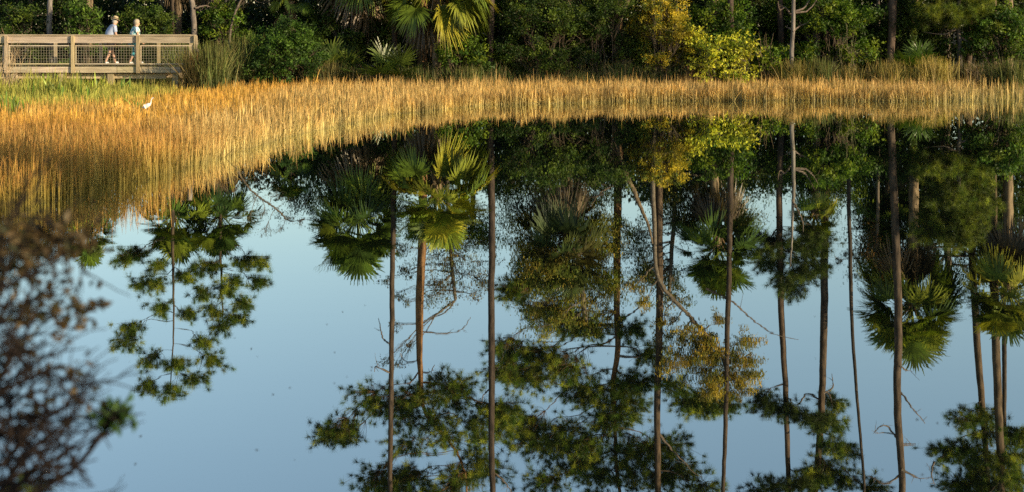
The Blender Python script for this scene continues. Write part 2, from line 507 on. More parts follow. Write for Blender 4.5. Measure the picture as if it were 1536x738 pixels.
def frond(mb, P, d, Lp, Rf, col, nseg=28, droop=.35, fold=.3, span=118, pcol=None):
    d = nrm(d); up = np.array([0, 0, 1.])
    sag = np.array([0, 0, -1.])*Lp*rng.uniform(.05, .3)*(1.2 - .9*max(0, d[2]))
    Q = P + d*Lp + sag
    pet = spline([P, P + d*Lp*.55 + sag*.2, Q], 5)
    tube(mb, pet, (.022, .012), 4, col*1.0 if pcol is None else pcol)
    f = nrm(Q - pet[-2] + np.array([0, 0, -.05]))
    s = np.cross(f, up + rng.normal(size=3)*.25); s = nrm(s); n = np.cross(s, f)
    th = np.radians(np.linspace(-span, span, nseg) + rng.normal(size=nseg)*2)
    dr = np.cos(th)[:, None]*f + np.sin(th)[:, None]*s
    wd = -np.sin(th)[:, None]*f + np.cos(th)[:, None]*s
    ln = Rf*(.62 + .38*np.cos(th/1.5))*rng.uniform(.85, 1.08, nseg)
    rows = []
    for r, wk in ((.04, .014), (.42, .034), (.75, .026), (1.0, .004)):
        c = Q + dr*(ln*r)[:, None] + n*(np.abs(np.sin(th))*fold*Rf*r)[:, None]
        c = c + np.array([0, 0, -1.])*(droop*Rf*(r**2.6)*rng.uniform(.6, 1.3, nseg))[:, None]
        rows += [c - wd*wk*Rf, c + wd*wk*Rf]
    v = np.stack(rows, 1).reshape(-1, 3); k = np.arange(nseg)[:, None]*8
    q = np.concatenate([k + np.array([[0, 1, 3, 2]]), k + np.array([[2, 3, 5, 4]]), k + np.array([[4, 5, 7, 6]])])
    cc = np.clip(np.repeat(col[None]*rng.uniform(.75, 1.3, (nseg, 1)), 8, 0), 0, .8)
    mb.add(v, quads=q, col=cc)


PALM_G = ((.065, .11, .016), (.11, .17, .02), (.20, .25, .028), (.05, .09, .02))


def palm(name, label, px, py, Y, rad, trunk_r=.17, nf=34, ndead=14, base_px=None, greens=PALM_G, elo=-50, group='cabbage palms along the far shore', cat='palm tree'):
    c = M(px, py, Y)
    bx = ((base_px if base_px else px) - 768)/F*Y
    gz = float(ground_h(np.array([bx]), np.array([Y]))[0])
    root = thing(name, label, cat, (bx, Y, gz), group)
    tm, gm, dm = MB(), MB(), MB()
    T = spline([(bx, Y, gz - .1), ((bx + c[0])/2 + rng.normal()*.1, Y, (gz + c[2])/2), c], 26)
    rr = trunk_r*(1 + .07*np.sin(np.arange(26)*2.2)); rr[0] *= 1.3
    tube(tm, T, rr, 10, (.24, .19, .13))
    for k in range(26):       # old leaf bases under the crown
        a = k*2.4; z = -.9 + k*.04
        p = c + np.array([math.cos(a)*trunk_r, math.sin(a)*trunk_r, z])
        tube(tm, [p, p + np.array([math.cos(a)*.14, math.sin(a)*.14, .22])], (.035, .02), 4, (.22, .16, .10))
    nf = int(nf*1.5); ndead = int(ndead*.6)
    for i in range(nf):
        az = i*2.39996 + rng.normal()*.35; el = R(elo + (88 - elo)*((i + .5)/nf)**.75 + rng.normal()*7)
        d = np.array([math.cos(az)*math.cos(el), math.sin(az)*math.cos(el), math.sin(el)])
        frond(gm, c + d*.1, d, rad*.58*rng.uniform(.55, 1.15), rad*.45*rng.uniform(.8, 1.2), np.array(pick(greens, 1, .18)[0]), 44, rng.uniform(.05, .25) if el > .25 else rng.uniform(.2, .7), rng.uniform(.1, .5), rng.uniform(95, 128))
    for i in range(ndead):
        az = i*2.39996; el = R(rng.uniform(-80, -45))
        d = np.array([math.cos(az)*math.cos(el), math.sin(az)*math.cos(el), math.sin(el)])
        frond(dm, c + np.array([d[0]*.2, d[1]*.2, -.25]), d, rad*.36*rng.uniform(.7, 1.3), rad*.42*rng.uniform(.7, 1.4), np.array(pick(((.12, .085, .05), (.17, .13, .085), (.08, .06, .035)), 1)[0]), 22, .45, .1, 70)
    tm.build('trunk', MAT['bark'], root, True)
    gm.build('crown', MAT['palm'], root)
    if ndead:
        dm.build('dead_fronds', MAT['palm'], root)
    return root


def leafy(name, label, cat, base, clumps, leaf, cols, stem_col=(.13, .10, .07), n_per=260, group=None, gauss=.5, elong=1.9, bias=None, stem_r=.03, split=1.0, trunk=None, flat=.8):
    """clumps: list of (point, radius); leaves gathered on twigs inside each clump"""
    base = np.asarray(base, float)
    root = thing(name, label, cat, base, group)
    lm, sm = MB(), MB()
    if trunk is not None:
        T = spline(trunk, 24); tube(sm, T + np.cumsum(rng.normal(size=T.shape)*.008, 0), (stem_r*1.6, stem_r), 8, stem_col)
    for c, r in clumps:
        c = np.asarray(c, float)
        if trunk is not None:
            j = int(np.argmin(np.linalg.norm(T - (c - np.array([0, 0, .4])), axis=1))); st = T[j]
        else:
            st = base + np.array([rng.normal()*.12, rng.normal()*.12, -.05])
        lp = limb(sm, st, c, stem_r*.5, .006, .02, .16, 8, 4, stem_col)
        nk = max(3, int(11*split)); n = int(n_per*2.6*(r/.5)**1.6)
        sub = c + rng.normal(size=(nk, 3))*np.array([r*.55, r*.55, r*.55*flat])
        for s_ in sub:
            tube(sm, spline([lp[int(rng.integers(4, 8))], s_], 3), (.009, .004), 3, stem_col)
        which = rng.integers(0, nk, n)
        pos = sub[which] + rng.normal(size=(n, 3))*r*gauss*.5*np.array([1, 1, flat])
        tone = pick(cols, nk, .12)
        leaves(lm, pos, leaf, np.clip(tone[which]*(1 + .22*rng.normal(size=(n, 1))), .003, .8), elong, .35, bias)
    lm.build('foliage', MAT['leaf'], root)
    sm.build('stems', MAT['twig'], root, True)
    return root


def bush(name, label, px, Y, wpx, hm, leaf=.075, cols=((.04, .08, .015),), n=16, dens=260, dpt=None, cat='bush', group=None, z0=None, **kw):
    X = (px - 768)/F*Y; hw = wpx/2*Y/F; dpt = dpt or hw*.8
    gz = float(ground_h(np.array([X]), np.array([Y]))[0])
    cl = []
    for i in range(n):
        a = rng.uniform(0, 2*PI); e = rng.uniform(0.05, 1)**.8
        k = math.sqrt(max(0, 1 - e**2.2))*rng.uniform(.45, 1.0)
        cl.append((np.array([X + math.cos(a)*k*hw*.85, Y + math.sin(a)*k*dpt*.85, gz + .15*hm + e*hm*.78*rng.uniform(.75, 1.0)]), rng.uniform(.24, .42)*min(hw*1.3, hm)**.5))
    return leafy(name, label, cat, (X, Y, gz), cl, leaf*1.45, cols, n_per=dens*.6, group=group, gauss=.40, **kw)


def tussock(label, px, Y, wpx, hm, cols, n=520, lean=.55, name='grass_tussock', cat='grass tussock', group='grass tussocks on the far bank', wd=.022):
    hm = hm*1.3; n = int(n*1.3)
    X = (px - 768)/F*Y; r = wpx/2*Y/F
    gz = float(ground_h(np.array([X]), np.array([Y]))[0])
    mb = MB()
    P = np.stack([X + rng.normal(0, r*.35, n), Y + rng.normal(0, r*.35, n), np.full(n, gz - .05)], -1)
    c = pick(cols, n, .25)
    blades(mb, P, hm*rng.uniform(.5, 1.1, n), wd*rng.uniform(.6, 1.3, n), np.abs(rng.normal(.12, lean*.5, n)), c*.6, c, c*np.array([[1.15, 1.0, .8]]), .35)
    o = mb.build(name, MAT['reed'], origin=(X, Y, gz))
    return tag(o, label, cat, group)


# ------------------------------------------------------------------ dark woods behind (one mass nobody could count)
def dense_top(x):
    return np.interp(x, [-30, 60, 180, 230, 400, 470, 600, 760, 800, 930, 1000, 1130, 1180, 1270, 1300, 1420, 1560],
                     [300, 300, 285, 270, 255, 285, 300, 285, 250, 300, 310, 300, 280, 285, 340, 385, 385])


mb = MB()
for n, ya, yb, lf, kz in ((95000, 61.2, 65, .16, 1.0), (60000, 65, 72, .26, 1.0)):
    px = rng.uniform(-140, 1680, n); Yw = rng.uniform(ya, yb, n)
    Xw = (px - 768)/F*Yw
    ztop = np.maximum((dense_top(px) - 43)/F*Yw - H, 4.2 if ya < 64 else 5.6)
    lump = .82 + .3*(vnoise(Xw, Yw, .55, 2) - .35)
    Zw = .05 + rng.uniform(0, 1, n)**.8*ztop*lump
    leaves(mb, np.stack([Xw, Yw, Zw], -1), lf, pick(((.026, .048, .013), (.018, .034, .011), (.036, .062, .015), (.042, .046, .016)), n, .3), 1.5)
tag(mb.build('undergrowth', MAT['leaf']), 'dark mass of undergrowth filling the woods behind the trees', 'undergrowth', kind='stuff')
mb = MB()      # low herbs and dead grass on the bank
n = 16000
Xw = rng.uniform(-21, 24, n); Yw = 56.3 + rng.exponential(.9, n)
c = pick(((.09, .13, .03), (.16, .15, .06), (.20, .16, .07), (.07, .11, .025)), n, .3)
blades(mb, np.stack([Xw, Yw, ground_h(Xw, Yw)], -1), rng.uniform(.3, 1.05, n), rng.uniform(.01, .024, n), np.abs(rng.normal(.2, .25, n)), c*.7, c, c, .3)
tag(mb.build('bank_grass', MAT['reed']), 'low tangled grass along the shaded far bank', 'grass', kind='stuff')

# ------------------------------------------------------------------ pines (paths read off the reflection, stood up at their distance)
pine('pine_tree', 'small pine with a rounded separate crown, leftmost tree against the open sky', [(263, 133), (259, 360), (260, 470), (257, 545), (255, 583)], 59.5, (.13, .10, .05, .02),
     [(187, 388, 20), (201, 382, 18), (212, 428, 20), (238, 425, 18), (278, 416, 18), (198, 492, 22), (188, 513, 22), (227, 541, 22), (223, 578, 20), (256, 588, 22), (295, 567, 26), (318, 544, 22), (306, 515, 20), (278, 475, 16), (244, 462, 18), (269, 545, 20), (240, 395, 16)],
     dens=.95, spread=.66, depth=.6)
pine('pine_tree', 'short pine with a narrow pointed crown, second tree from the left', [(334, 133), (330, 300), (330, 430), (332, 488)], 60, (.11, .08, .02),
     [(302, 405, 20), (306, 439, 20), (317, 467, 20), (334, 489, 18), (355, 480, 20), (366, 456, 20), (386, 424, 18), (394, 394, 20), (363, 394, 20), (340, 435, 22), (352, 420, 18), (320, 400, 16)], dens=.95, spread=.66, depth=.5)
pine('pine_tree', 'slender bare pine trunk just left of the thick orange pine', [(594, 133), (590, 300), (587, 480), (585, 620), (584, 738)], 58.3, (.14, .13, .09), [], extra_top=3.5,
     dead=[[(586, 522), (575, 508), (569, 480)], [(587, 560), (562, 548), (560, 556)]], bark=(.20, .13, .09))
pine('pine_tree', 'thick orange barked pine with a wide flat crown and crooked top', [(634, 133), (633, 360), (630, 460), (632, 565), (641, 625), (668, 655), (690, 690), (700, 738)], 60, (.25, .24, .20, .075, .05),
     [(505, 643, 22), (485, 661, 20), (520, 660, 18), (556, 595, 24), (569, 614, 24), (597, 606, 26), (629, 596, 26), (666, 578, 26), (693, 582, 24), (684, 608, 26), (650, 630, 28), (676, 645, 26), (716, 631, 24), (730, 668, 28), (757, 636, 24), (764, 608, 20), (611, 668, 26), (615, 714, 26), (656, 728, 26), (698, 719, 26), (560, 714, 24), (576, 730, 22), (720, 695, 22), (605, 632, 26), (742, 612, 20)],
     dead=[[(632, 497), (665, 500), (695, 492), (707, 475)], [(631, 560), (645, 560), (655, 548)], [(630, 540), (612, 545), (600, 530)]], bark=(.42, .25, .13), extra_top=1.5)
pine('pine_tree', 'dark straight pine trunk right of the yellow fan palm', [(734, 133), (736, 230), (738, 500), (740, 640), (741, 738)], 57.8, (.17, .15, .11), [], extra_top=3.5,
     dead=[[(741, 708), (755, 722), (770, 742)], [(740, 575), (728, 590), (722, 606)]], bark=(.15, .10, .075))
pine('pine_tree', 'large forked pine with spreading horizontal boughs in the middle of the shore', [(929, 133), (928, 330), (926, 470), (927, 530), (919, 575), (922, 620), (930, 740)], 61, (.24, .22, .19, .12, .08),
     [(767, 432, 18), (780, 438, 14), (818, 469, 22), (850, 492, 24), (886, 492, 22), (946, 494, 22), (758, 524, 22), (754, 554, 24), (795, 533, 24), (827, 542, 26), (850, 553, 26), (800, 572, 24), (770, 567, 24), (868, 588, 24), (891, 595, 26), (932, 579, 24), (974, 533, 20), (960, 569, 22), (923, 622, 30), (942, 604, 26), (909, 643, 28), (841, 649, 26), (792, 661, 24), (818, 675, 26), (855, 684, 30), (818, 712, 28), (868, 698, 30), (900, 719, 30), (937, 677, 30), (976, 676, 28), (1012, 675, 26), (1015, 702, 26), (946, 711, 30), (985, 705, 26), (880, 665, 26), (790, 640, 20)],
     bark=(.40, .24, .13), dens=1.35, extra_top=2, dead=[[(926, 480), (950, 470), (968, 452), (985, 430)], [(926, 535), (960, 530), (985, 520)], [(924, 590), (880, 580), (835, 572), (815, 560)], [(923, 570), (870, 590), (850, 600)]])
pine('pine_tree', 'straight pine trunk beside the golden moss hung bough', [(993, 133), (990, 260), (990, 500), (988, 640), (990, 738)], 59, (.17, .16, .12),
     [(1010, 576, 20), (1033, 606, 22), (1061, 604, 20), (1090, 610, 18), (1056, 732, 22), (1050, 610, 18)], extra_top=3, dead=[[(989, 650), (1020, 690), (1058, 725)]], bark=(.22, .14, .09))
pine('pine_tree', 'bare thin pine trunk crossing the palm with a dark skirt', [(1101, 133), (1095, 280), (1091, 420), (1088, 560), (1082, 738)], 58, (.15, .13, .08), [], extra_top=4, bark=(.18, .12, .085),
     dead=[[(1060, 435), (1095, 450), (1130, 482), (1152, 497), (1195, 510)]])
pine('pine_tree', 'pine with tufts low on the trunk standing left of the grey snag', [(1173, 133), (1168, 300), (1172, 500), (1179, 680), (1181, 738)], 60, (.17, .15, .10),
     [(1142, 377, 20), (1156, 364, 16), (1206, 356, 22), (1187, 375, 20), (1216, 377, 22), (1161, 397, 20), (1200, 407, 22), (1224, 405, 18), (1232, 372, 18), (1190, 437, 20), (1182, 420, 20), (1145, 597, 18), (1158, 613, 18), (1190, 612, 18), (1213, 624, 16), (1163, 730, 18), (1195, 716, 16)],
     extra_top=3, bark=(.24, .15, .10), greens=((.06, .095, .018), (.09, .125, .022), (.05, .075, .016)))
pine('pine_tree', 'tall straight pine with needles only near its top, right of the grey snag', [(1239, 133), (1236, 340), (1234, 500), (1228, 650), (1222, 738)], 61, (.21, .19, .14),
     [(1227, 629, 18), (1250, 635, 18), (1255, 613, 16), (1241, 661, 18), (1213, 702, 18), (1241, 702, 20), (1264, 720, 18), (1280, 690, 16), (1310, 730, 18), (1225, 720, 20)], extra_top=3,
     dead=[[(1232, 600), (1210, 595), (1195, 608), (1180, 590)], [(1234, 590), (1250, 580), (1248, 560)]], bark=(.23, .15, .10))
pine('pine_tree', 'thinnest pine, a leaning dark pole near the right side', [(1271, 133), (1275, 300), (1280, 480), (1290, 640), (1297, 738)], 59, (.10, .085, .06), [], extra_top=4, bark=(.14, .10, .075))
pine('pine_tree', 'pine with broken dead branch stubs in front of the tall right hand palm', [(1334, 133), (1340, 300), (1347, 500), (1346, 620), (1352, 738)], 57.6, (.19, .18, .13), [], extra_top=4, bark=(.22, .145, .10),
     dead=[[(1347, 548), (1358, 556), (1368, 560)], [(1347, 585), (1365, 608), (1389, 636)], [(1346, 660), (1330, 640), (1318, 637), (1310, 652)], [(1346, 655), (1328, 652), (1312, 650)], [(1347, 665), (1362, 667), (1372, 668)], [(1350, 712), (1330, 722), (1300, 713)], [(1350, 702), (1375, 714), (1402, 716)], [(1400, 690), (1395, 715), (1402, 730)]])
RB = [(1438, 624, 18), (1465, 620, 18), (1415, 677, 20), (1442, 677, 20), (1465, 689, 22)]
pine('pine_tree', 'leaning left pine of the close trio at the right edge', [(1452, 133), (1460, 400), (1468, 560), (1476, 660), (1480, 738)], 60.5, (.18, .17, .12), RB + [(1479, 711, 22), (1465, 728, 22)], extra_top=2, bark=(.25, .16, .10))
pine('pine_tree', 'thickest middle pine of the close trio at the right edge', [(1486, 133), (1488, 400), (1494, 600), (1499, 738)], 59.5, (.22, .21, .17), [(1488, 661, 22), (1511, 716, 24), (1500, 690, 22), (1490, 735, 24)], extra_top=3, bark=(.27, .175, .105))
pine('pine_tree', 'slim shaded right pine of the close trio at the right edge', [(1505, 133), (1503, 400), (1503, 600), (1502, 738)], 62, (.13, .12, .09), [(1516, 657, 20), (1526, 684, 22), (1530, 650, 18), (1522, 720, 22)], extra_top=3, bark=(.17, .12, .09))
pine('pine_tree', 'young pine with low bright needle tufts above the right bank grass', [(1440, 133), (1437, 230), (1440, 300), (1446, 340)], 57.2, (.12, .08, .02),
     [(1394, 250, 20), (1425, 246, 18), (1462, 250, 20), (1428, 278, 18), (1421, 297, 22), (1454, 307, 22), (1480, 310, 20), (1441, 322, 22), (1450, 343, 20), (1431, 353, 18), (1392, 346, 20), (1405, 325, 22), (1470, 275, 18)],
     dead=[[(1437, 226), (1415, 218), (1388, 222)], [(1438, 215), (1450, 205), (1458, 195)]], bark=(.22, .17, .13), greens=((.13, .17, .022), (.19, .22, .028), (.08, .12, .018)), dens=1.2)
pine('dead_tree', 'bare grey snag with forked side arms in front of the green bush', [(1186, 133), (1188, 226), (1190, 300), (1186, 400)], 57, (.12, .10, .03), [],
     dead=[[(1189, 252), (1202, 256), (1218, 268), (1226, 285)], [(1189, 250), (1176, 262), (1172, 258), (1166, 272)], [(1189, 224), (1202, 233), (1210, 236)], [(1188, 226), (1180, 235)], [(1188, 300), (1200, 330), (1205, 350)], [(1189, 252), (1210, 254), (1228, 278)]],
     bark=(.42, .40, .38), cat='dead tree', group='dead trees on the far bank')
pine('dead_tree', 'leaning dead trunk with pale broken top among the dark vines', [(918, 133), (930, 240), (952, 290), (974, 340), (979, 365)], 58.5, (.16, .14, .12, .05), [],
     dead=[[(928, 250), (922, 280), (905, 290), (890, 310)], [(905, 290), (880, 300), (860, 306)]], bark=(.30, .24, .17), cat='dead tree', group='dead trees on the far bank')
pine('dead_tree', 'grey trunk at the left rising behind the boardwalk', [(78, 133), (78, 180), (77, 240), (80, 330)], 58.5, (.15, .13, .12), [], bark=(.46, .44, .42), cat='dead tree', group='dead trees on the far bank')
pine('dead_tree', 'pale trunk behind the tall grass at the boardwalk end', [(296, 133), (294, 200), (291, 262), (286, 300)], 59, (.17, .15, .14), [],
     dead=[[(294, 252), (306, 256), (316, 253)]], bark=(.44, .40, .36), cat='dead tree', group='dead trees on the far bank')

# ------------------------------------------------------------------ palms
YG = ((.27, .30, .035), (.42, .39, .04), (.14, .19, .022), (.10, .15, .02))
palm('palm_tree', 'bright yellow green fan palm with grey hanging fronds above the middle bank', 655, 292, 57.2, 2.3, .2, 44, 22, greens=YG, elo=-48)
palm('palm_tree', 'big dark fan palm left of the yellow fan palm', 536, 325, 59.5, 2.6, .17, 44, 30, elo=-40)
palm('palm_tree', 'left one of the twin dark palms at the far left shore', 264, 325, 60.5, 2.0, .16, 34, 22, elo=-35)
palm('palm_tree', 'right one of the twin dark palms at the far left shore', 330, 322, 60.8, 1.9, .16, 34, 22, elo=-35)
palm('palm_tree', 'palm with brown fronds low behind the near reeds at the left', 132, 345, 58.5, 1.55, .17, 28, 22, elo=-30)
palm('palm_tree', 'low dark palm at the left end of the evergreen thicket', 436, 262, 59.5, 1.2, .15, 24, 6, elo=-20)
palm('palm_tree', 'palm with long brown fronds under the golden vines', 850, 370, 59.5, 2.3, .19, 34, 30, greens=((.07, .085, .022), (.11, .10, .028), (.05, .075, .02)), elo=-45)
palm('palm_tree', 'dark palm with a grey skirt behind a thin pine trunk', 1076, 370, 59.3, 2.2, .18, 36, 26, elo=-40)
palm('palm_tree', 'small palm fronds lit yellow beside the grey snag', 1222, 322, 60.5, 1.35, .15, 24, 6, greens=YG, elo=-40)
palm('palm_tree', 'tallest palm with a full round crown near the right side', 1368, 460, 60.2, 2.5, .21, 46, 18, elo=-45, greens=((.07, .11, .018), (.12, .17, .024), (.24, .27, .035)))
palm('palm_tree', 'glossy bright palm cut by the right edge of the view', 1512, 435, 58.8, 2.25, .2, 42, 14, greens=((.22, .25, .03), (.12, .16, .024), (.34, .33, .045)), elo=-55)
palm('palm_tree', 'shaded palm deep in the thicket at the right', 1330, 320, 62, 1.8, .2, 26, 8, elo=-20)


def saw_palm(label, px, Y, rad, greens, nf=14):
    X = (px - 768)/F*Y; gz = float(ground_h(np.array([X]), np.array([Y]))[0])
    mb = MB()
    for i in range(nf):
        az = i*2.4 + rng.normal()*.2; el = R(rng.uniform(25, 80))
        d = np.array([math.cos(az)*math.cos(el), math.sin(az)*math.cos(el), math.sin(el)])
        frond(mb, np.array([X, Y, gz]) + rng.normal(size=3)*.06, d, rad*.75, rad*.6, np.array(pick(greens, 1, .2)[0]), 20, .12, .3, 100)
    tag(mb.build('palmetto', MAT['palm'], origin=(X, Y, gz)), label, 'palmetto', 'low palmettos on the far bank')


saw_palm('low palmetto with stiff upright green fans under the dark palms', 578, 56.6, 1.9, ((.08, .13, .02), (.11, .16, .025)))
saw_palm('shaded palmetto fans beneath the yellow fan palm', 745, 58.6, 1.3, PALM_G)
saw_palm('palmetto clump half hidden behind the short golden grass at the right', 1372, 57.4, 1.5, ((.06, .11, .018), (.09, .15, .02)))
saw_palm('yellow tipped palmetto fans between the rounded evergreen bush and the palms', 500, 57.6, 1.5, ((.07, .12, .02), (.12, .16, .025)))
saw_palm('dark palmetto fans at the foot of the thin right pole', 1262, 59, 1.2, PALM_G)

# ------------------------------------------------------------------ broadleaf trees, vines and bushes of the far bank
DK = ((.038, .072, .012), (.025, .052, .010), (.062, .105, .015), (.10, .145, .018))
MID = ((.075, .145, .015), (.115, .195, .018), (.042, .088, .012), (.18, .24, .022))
YEL = ((.58, .56, .05), (.46, .47, .045), (.20, .25, .025))
GOLD = ((.27, .25, .035), (.20, .21, .03), (.36, .28, .045), (.12, .16, .022))
bush('evergreen_bush', 'rounded dark evergreen bush with bright small leaf tips left of middle', 432, 56.5, 150, 2.7, .075, ((.05, .11, .016), (.08, .15, .02), (.035, .075, .014)), 26, 300)
bush('evergreen_bush', 'dark tall thicket bush standing behind the palmetto', 520, 59.5, 140, 3.3, .08, DK, 18, 260)
bush('evergreen_bush', 'small fresh green shrub beneath the yellow fan palm', 690, 56.9, 95, 2.1, .085, MID, 14, 230)
bush('evergreen_bush', 'broad blackish thicket bush left of the golden bush', 815, 57.6, 190, 3.6, .07, DK, 30, 280)
bush('evergreen_bush', 'dense shaded bush between the broad thicket and the golden bush', 900, 58, 150, 3.9, .07, DK, 26, 280)
bush('golden_bush', 'tall olive and golden leaved bush in the sun right of middle', 990, 57, 130, 3.7, .065, ((.34, .29, .03), (.20, .21, .025), (.10, .13, .018), (.50, .39, .035)), 26, 300)
bush('yellow_bush', 'bright yellow green bush sprawling at the water edge', 1085, 56.2, 145, 2.6, .105, YEL, 19, 90)
bush('evergreen_bush', 'leafy green bush behind the bright yellow bush', 1075, 58.8, 190, 3.8, .09, MID, 26, 230)
bush('evergreen_bush', 'large glossy green bush right of the grey snag', 1245, 57.8, 170, 3.6, .09, MID, 28, 260)
bush('evergreen_bush', 'low leafy bush at the foot of the grey snag', 1155, 57.2, 70, 1.8, .09, MID, 12, 180)
bush('evergreen_bush', 'deep shaded bush behind the right bank grass', 1345, 59.2, 200, 3.8, .08, DK, 26, 260)
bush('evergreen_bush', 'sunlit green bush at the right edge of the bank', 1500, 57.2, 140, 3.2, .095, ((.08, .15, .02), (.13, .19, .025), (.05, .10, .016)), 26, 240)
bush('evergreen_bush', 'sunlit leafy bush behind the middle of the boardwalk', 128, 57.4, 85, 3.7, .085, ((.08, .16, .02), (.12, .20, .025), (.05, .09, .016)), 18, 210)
bush('evergreen_bush', 'shaded bush behind the two walkers', 225, 58.5, 130, 3.4, .085, DK, 20, 230)
bush('evergreen_bush', 'tall dark bush behind the boardwalk end', 335, 59.5, 130, 3.6, .085, MID, 20, 230)
bush('evergreen_bush', 'fresh green small bush inside the tall grass by the boardwalk end', 338, 56.6, 50, 1.9, .085, MID, 9, 180)
bush('evergreen_bush', 'shaded bush behind the left end of the boardwalk', 30, 58.5, 130, 3.2, .085, DK, 18, 230)
bush('brown_bush', 'withered brown bush at the foot of the golden bush', 1040, 56.2, 70, 1.0, .06, ((.13, .075, .03), (.10, .07, .03)), 12, 160)
bush('brown_bush', 'withered reddish bush right of the bright yellow bush', 1160, 56.4, 60, .9, .06, ((.11, .065, .035), (.07, .06, .025)), 10, 160)


def tree(name, label, trunk_px, Y, clump_px, leaf, cols, r=.1, n_per=150, bark=(.16, .13, .10), depth=.8, elong=2.0, bias=None, cat='tree', split=1.3):
    T = [M(a, b, Y) for a, b in trunk_px]
    T[0][2] = float(ground_h(np.array([T[0][0]]), np.array([Y]))[0])
    cl = [(M(a, b, Y) + np.array([0, rng.normal()*depth*.6, 0]), rr*Y/F) for a, b, rr in clump_px]
    return leafy(name, label, cat, T[0], cl, leaf, cols, bark, n_per, 'broadleaf trees along the far shore', trunk=T, stem_r=r, elong=elong, bias=bias, split=split)


def scatter(n, x0, x1, y0, y1, r):
    return [(rng.uniform(x0, x1), rng.uniform(y0, y1), r*rng.uniform(.75, 1.25)) for _ in range(n)]


tree('broadleaf_tree', 'leaning sparse tree with a nearly bare bough over the open sky at the left', [(345, 133), (350, 235), (375, 285), (418, 318), (436, 333), (458, 328)], 59,
     [(365, 262, 14), (385, 275, 14), (402, 262, 16), (418, 290, 16), (440, 300, 14), (432, 330, 10), (450, 332, 9), (395, 320, 12), (372, 330, 14), (380, 300, 12), (420, 345, 8), (400, 345, 10)], .06, ((.07, .075, .022), (.09, .075, .03)), .035, 90)
tree('broadleaf_tree', 'airy golden leaved tree right of the thick orange pine', [(668, 133), (672, 300), (680, 420), (684, 450)], 60.5,
     [(600, 380, 18), (612, 410, 16), (648, 385, 22), (665, 405, 24), (690, 385, 24), (700, 415, 24), (676, 435, 22), (720, 395, 20), (655, 430, 20), (640, 445, 16), (712, 440, 14), (728, 420, 14), (690, 360, 24), (720, 365, 20), (596, 440, 10), (592, 490, 9), (610, 520, 9), (598, 545, 9), (578, 430, 8), (575, 545, 9), (606, 460, 9)], .085, ((.13, .13, .03), (.20, .15, .035), (.07, .09, .02), (.10, .07, .025)), .07, 140)
tree('broadleaf_tree', 'tree draped with golden brown vines over a palm left of the large forked pine', [(868, 133), (866, 300), (872, 420), (880, 480)], 60,
     scatter(26, 790, 925, 335, 455, 26) + [(775, 340, 18), (785, 365, 18), (930, 345, 20), (800, 460, 14), (835, 475, 14), (800, 420, 18), (860, 480, 18), (885, 500, 14)] + scatter(14, 780, 940, 380, 490, 22), .11, GOLD, .11, 190, elong=2.6, bias=(0, 0, -1.0))
tree('broadleaf_tree', 'dark vine covered tree above the broad thicket bush', [(800, 133), (806, 220), (812, 280), (815, 300)], 60,
     scatter(24, 755, 930, 215, 315, 28), .085, ((.05, .08, .016), (.075, .10, .02), (.035, .06, .014)), .09, 170)
tree('broadleaf_tree', 'leafy tree rising behind the leaning dead trunk', [(1010, 133), (1012, 300), (1006, 400), (1004, 440)], 60.5,
     scatter(16, 955, 1040, 290, 420, 22) + scatter(12, 960, 1030, 400, 455, 16) + scatter(14, 960, 1130, 240, 320, 28), .095, ((.05, .085, .018), (.08, .11, .02), (.12, .12, .025)), .08, 120)
tree('broadleaf_tree', 'tree whose long bough hung with golden moss slopes to the right', [(980, 133), (982, 340), (990, 425), (1025, 466), (1058, 502), (1084, 540), (1092, 560)], 58.6,
     [(997, 515, 16), (1015, 533, 18), (1051, 528, 20), (1033, 492, 18), (1079, 537, 20), (1106, 533, 18), (1120, 560, 20), (1102, 574, 20), (1070, 574, 18), (1061, 556, 18), (997, 482, 14), (1079, 482, 12), (1040, 548, 14), (1088, 590, 14), (1112, 585, 12), (1010, 455, 14), (965, 455, 14), (950, 430, 16), (1020, 510, 14), (1095, 550, 20)] + scatter(12, 1000, 1125, 500, 590, 16),
     .115, ((.38, .30, .04), (.28, .25, .04), (.18, .19, .03), (.42, .30, .045)), .07, 230, elong=2.8, bias=(0, 0, -1.3))
tree('broadleaf_tree', 'wide dark oak filling the right side behind the young pine', [(1420, 133), (1415, 280), (1422, 380), (1425, 420)], 62.5,
     scatter(40, 1310, 1540, 240, 405, 36), .10, DK, .15, 190)
tree('broadleaf_tree', 'small tree with sparse rusty leaves under the tallest palm', [(1318, 133), (1316, 300), (1312, 390)], 60.8,
     scatter(7, 1295, 1335, 350, 400, 13) + [(1272, 385, 8), (1262, 395, 7), (1285, 390, 9), (1320, 412, 14), (1318, 330, 16)], .09, ((.26, .13, .04), (.18, .13, .04), (.10, .10, .025)), .06, 75)
tree('broadleaf_tree', 'shaded tree behind the big dark fan palm', [(500, 133), (498, 250), (505, 310)], 61.5,
     scatter(22, 455, 600, 230, 330, 26), .09, DK, .09, 170)
tree('broadleaf_tree', 'green leaved tree behind the yellow fan palm', [(716, 133), (712, 250), (708, 350)], 61.3,
     scatter(16, 620, 745, 300, 375, 24) + scatter(10, 735, 775, 240, 290, 22), .09, MID, .09, 150)
tree('broadleaf_tree', 'green tree with a lit top behind the tall straight right pine', [(1210, 133), (1214, 250), (1222, 310)], 61.6,
     scatter(20, 1130, 1290, 225, 305, 26) + scatter(6, 1225, 1255, 290, 325, 16), .09, MID, .09, 160)
tree('broadleaf_tree', 'dense dark tree behind the left boardwalk', [(40, 133), (45, 260), (50, 330)], 61.5,
     scatter(20, -60, 120, 230, 345, 30), .09, DK, .1, 150)

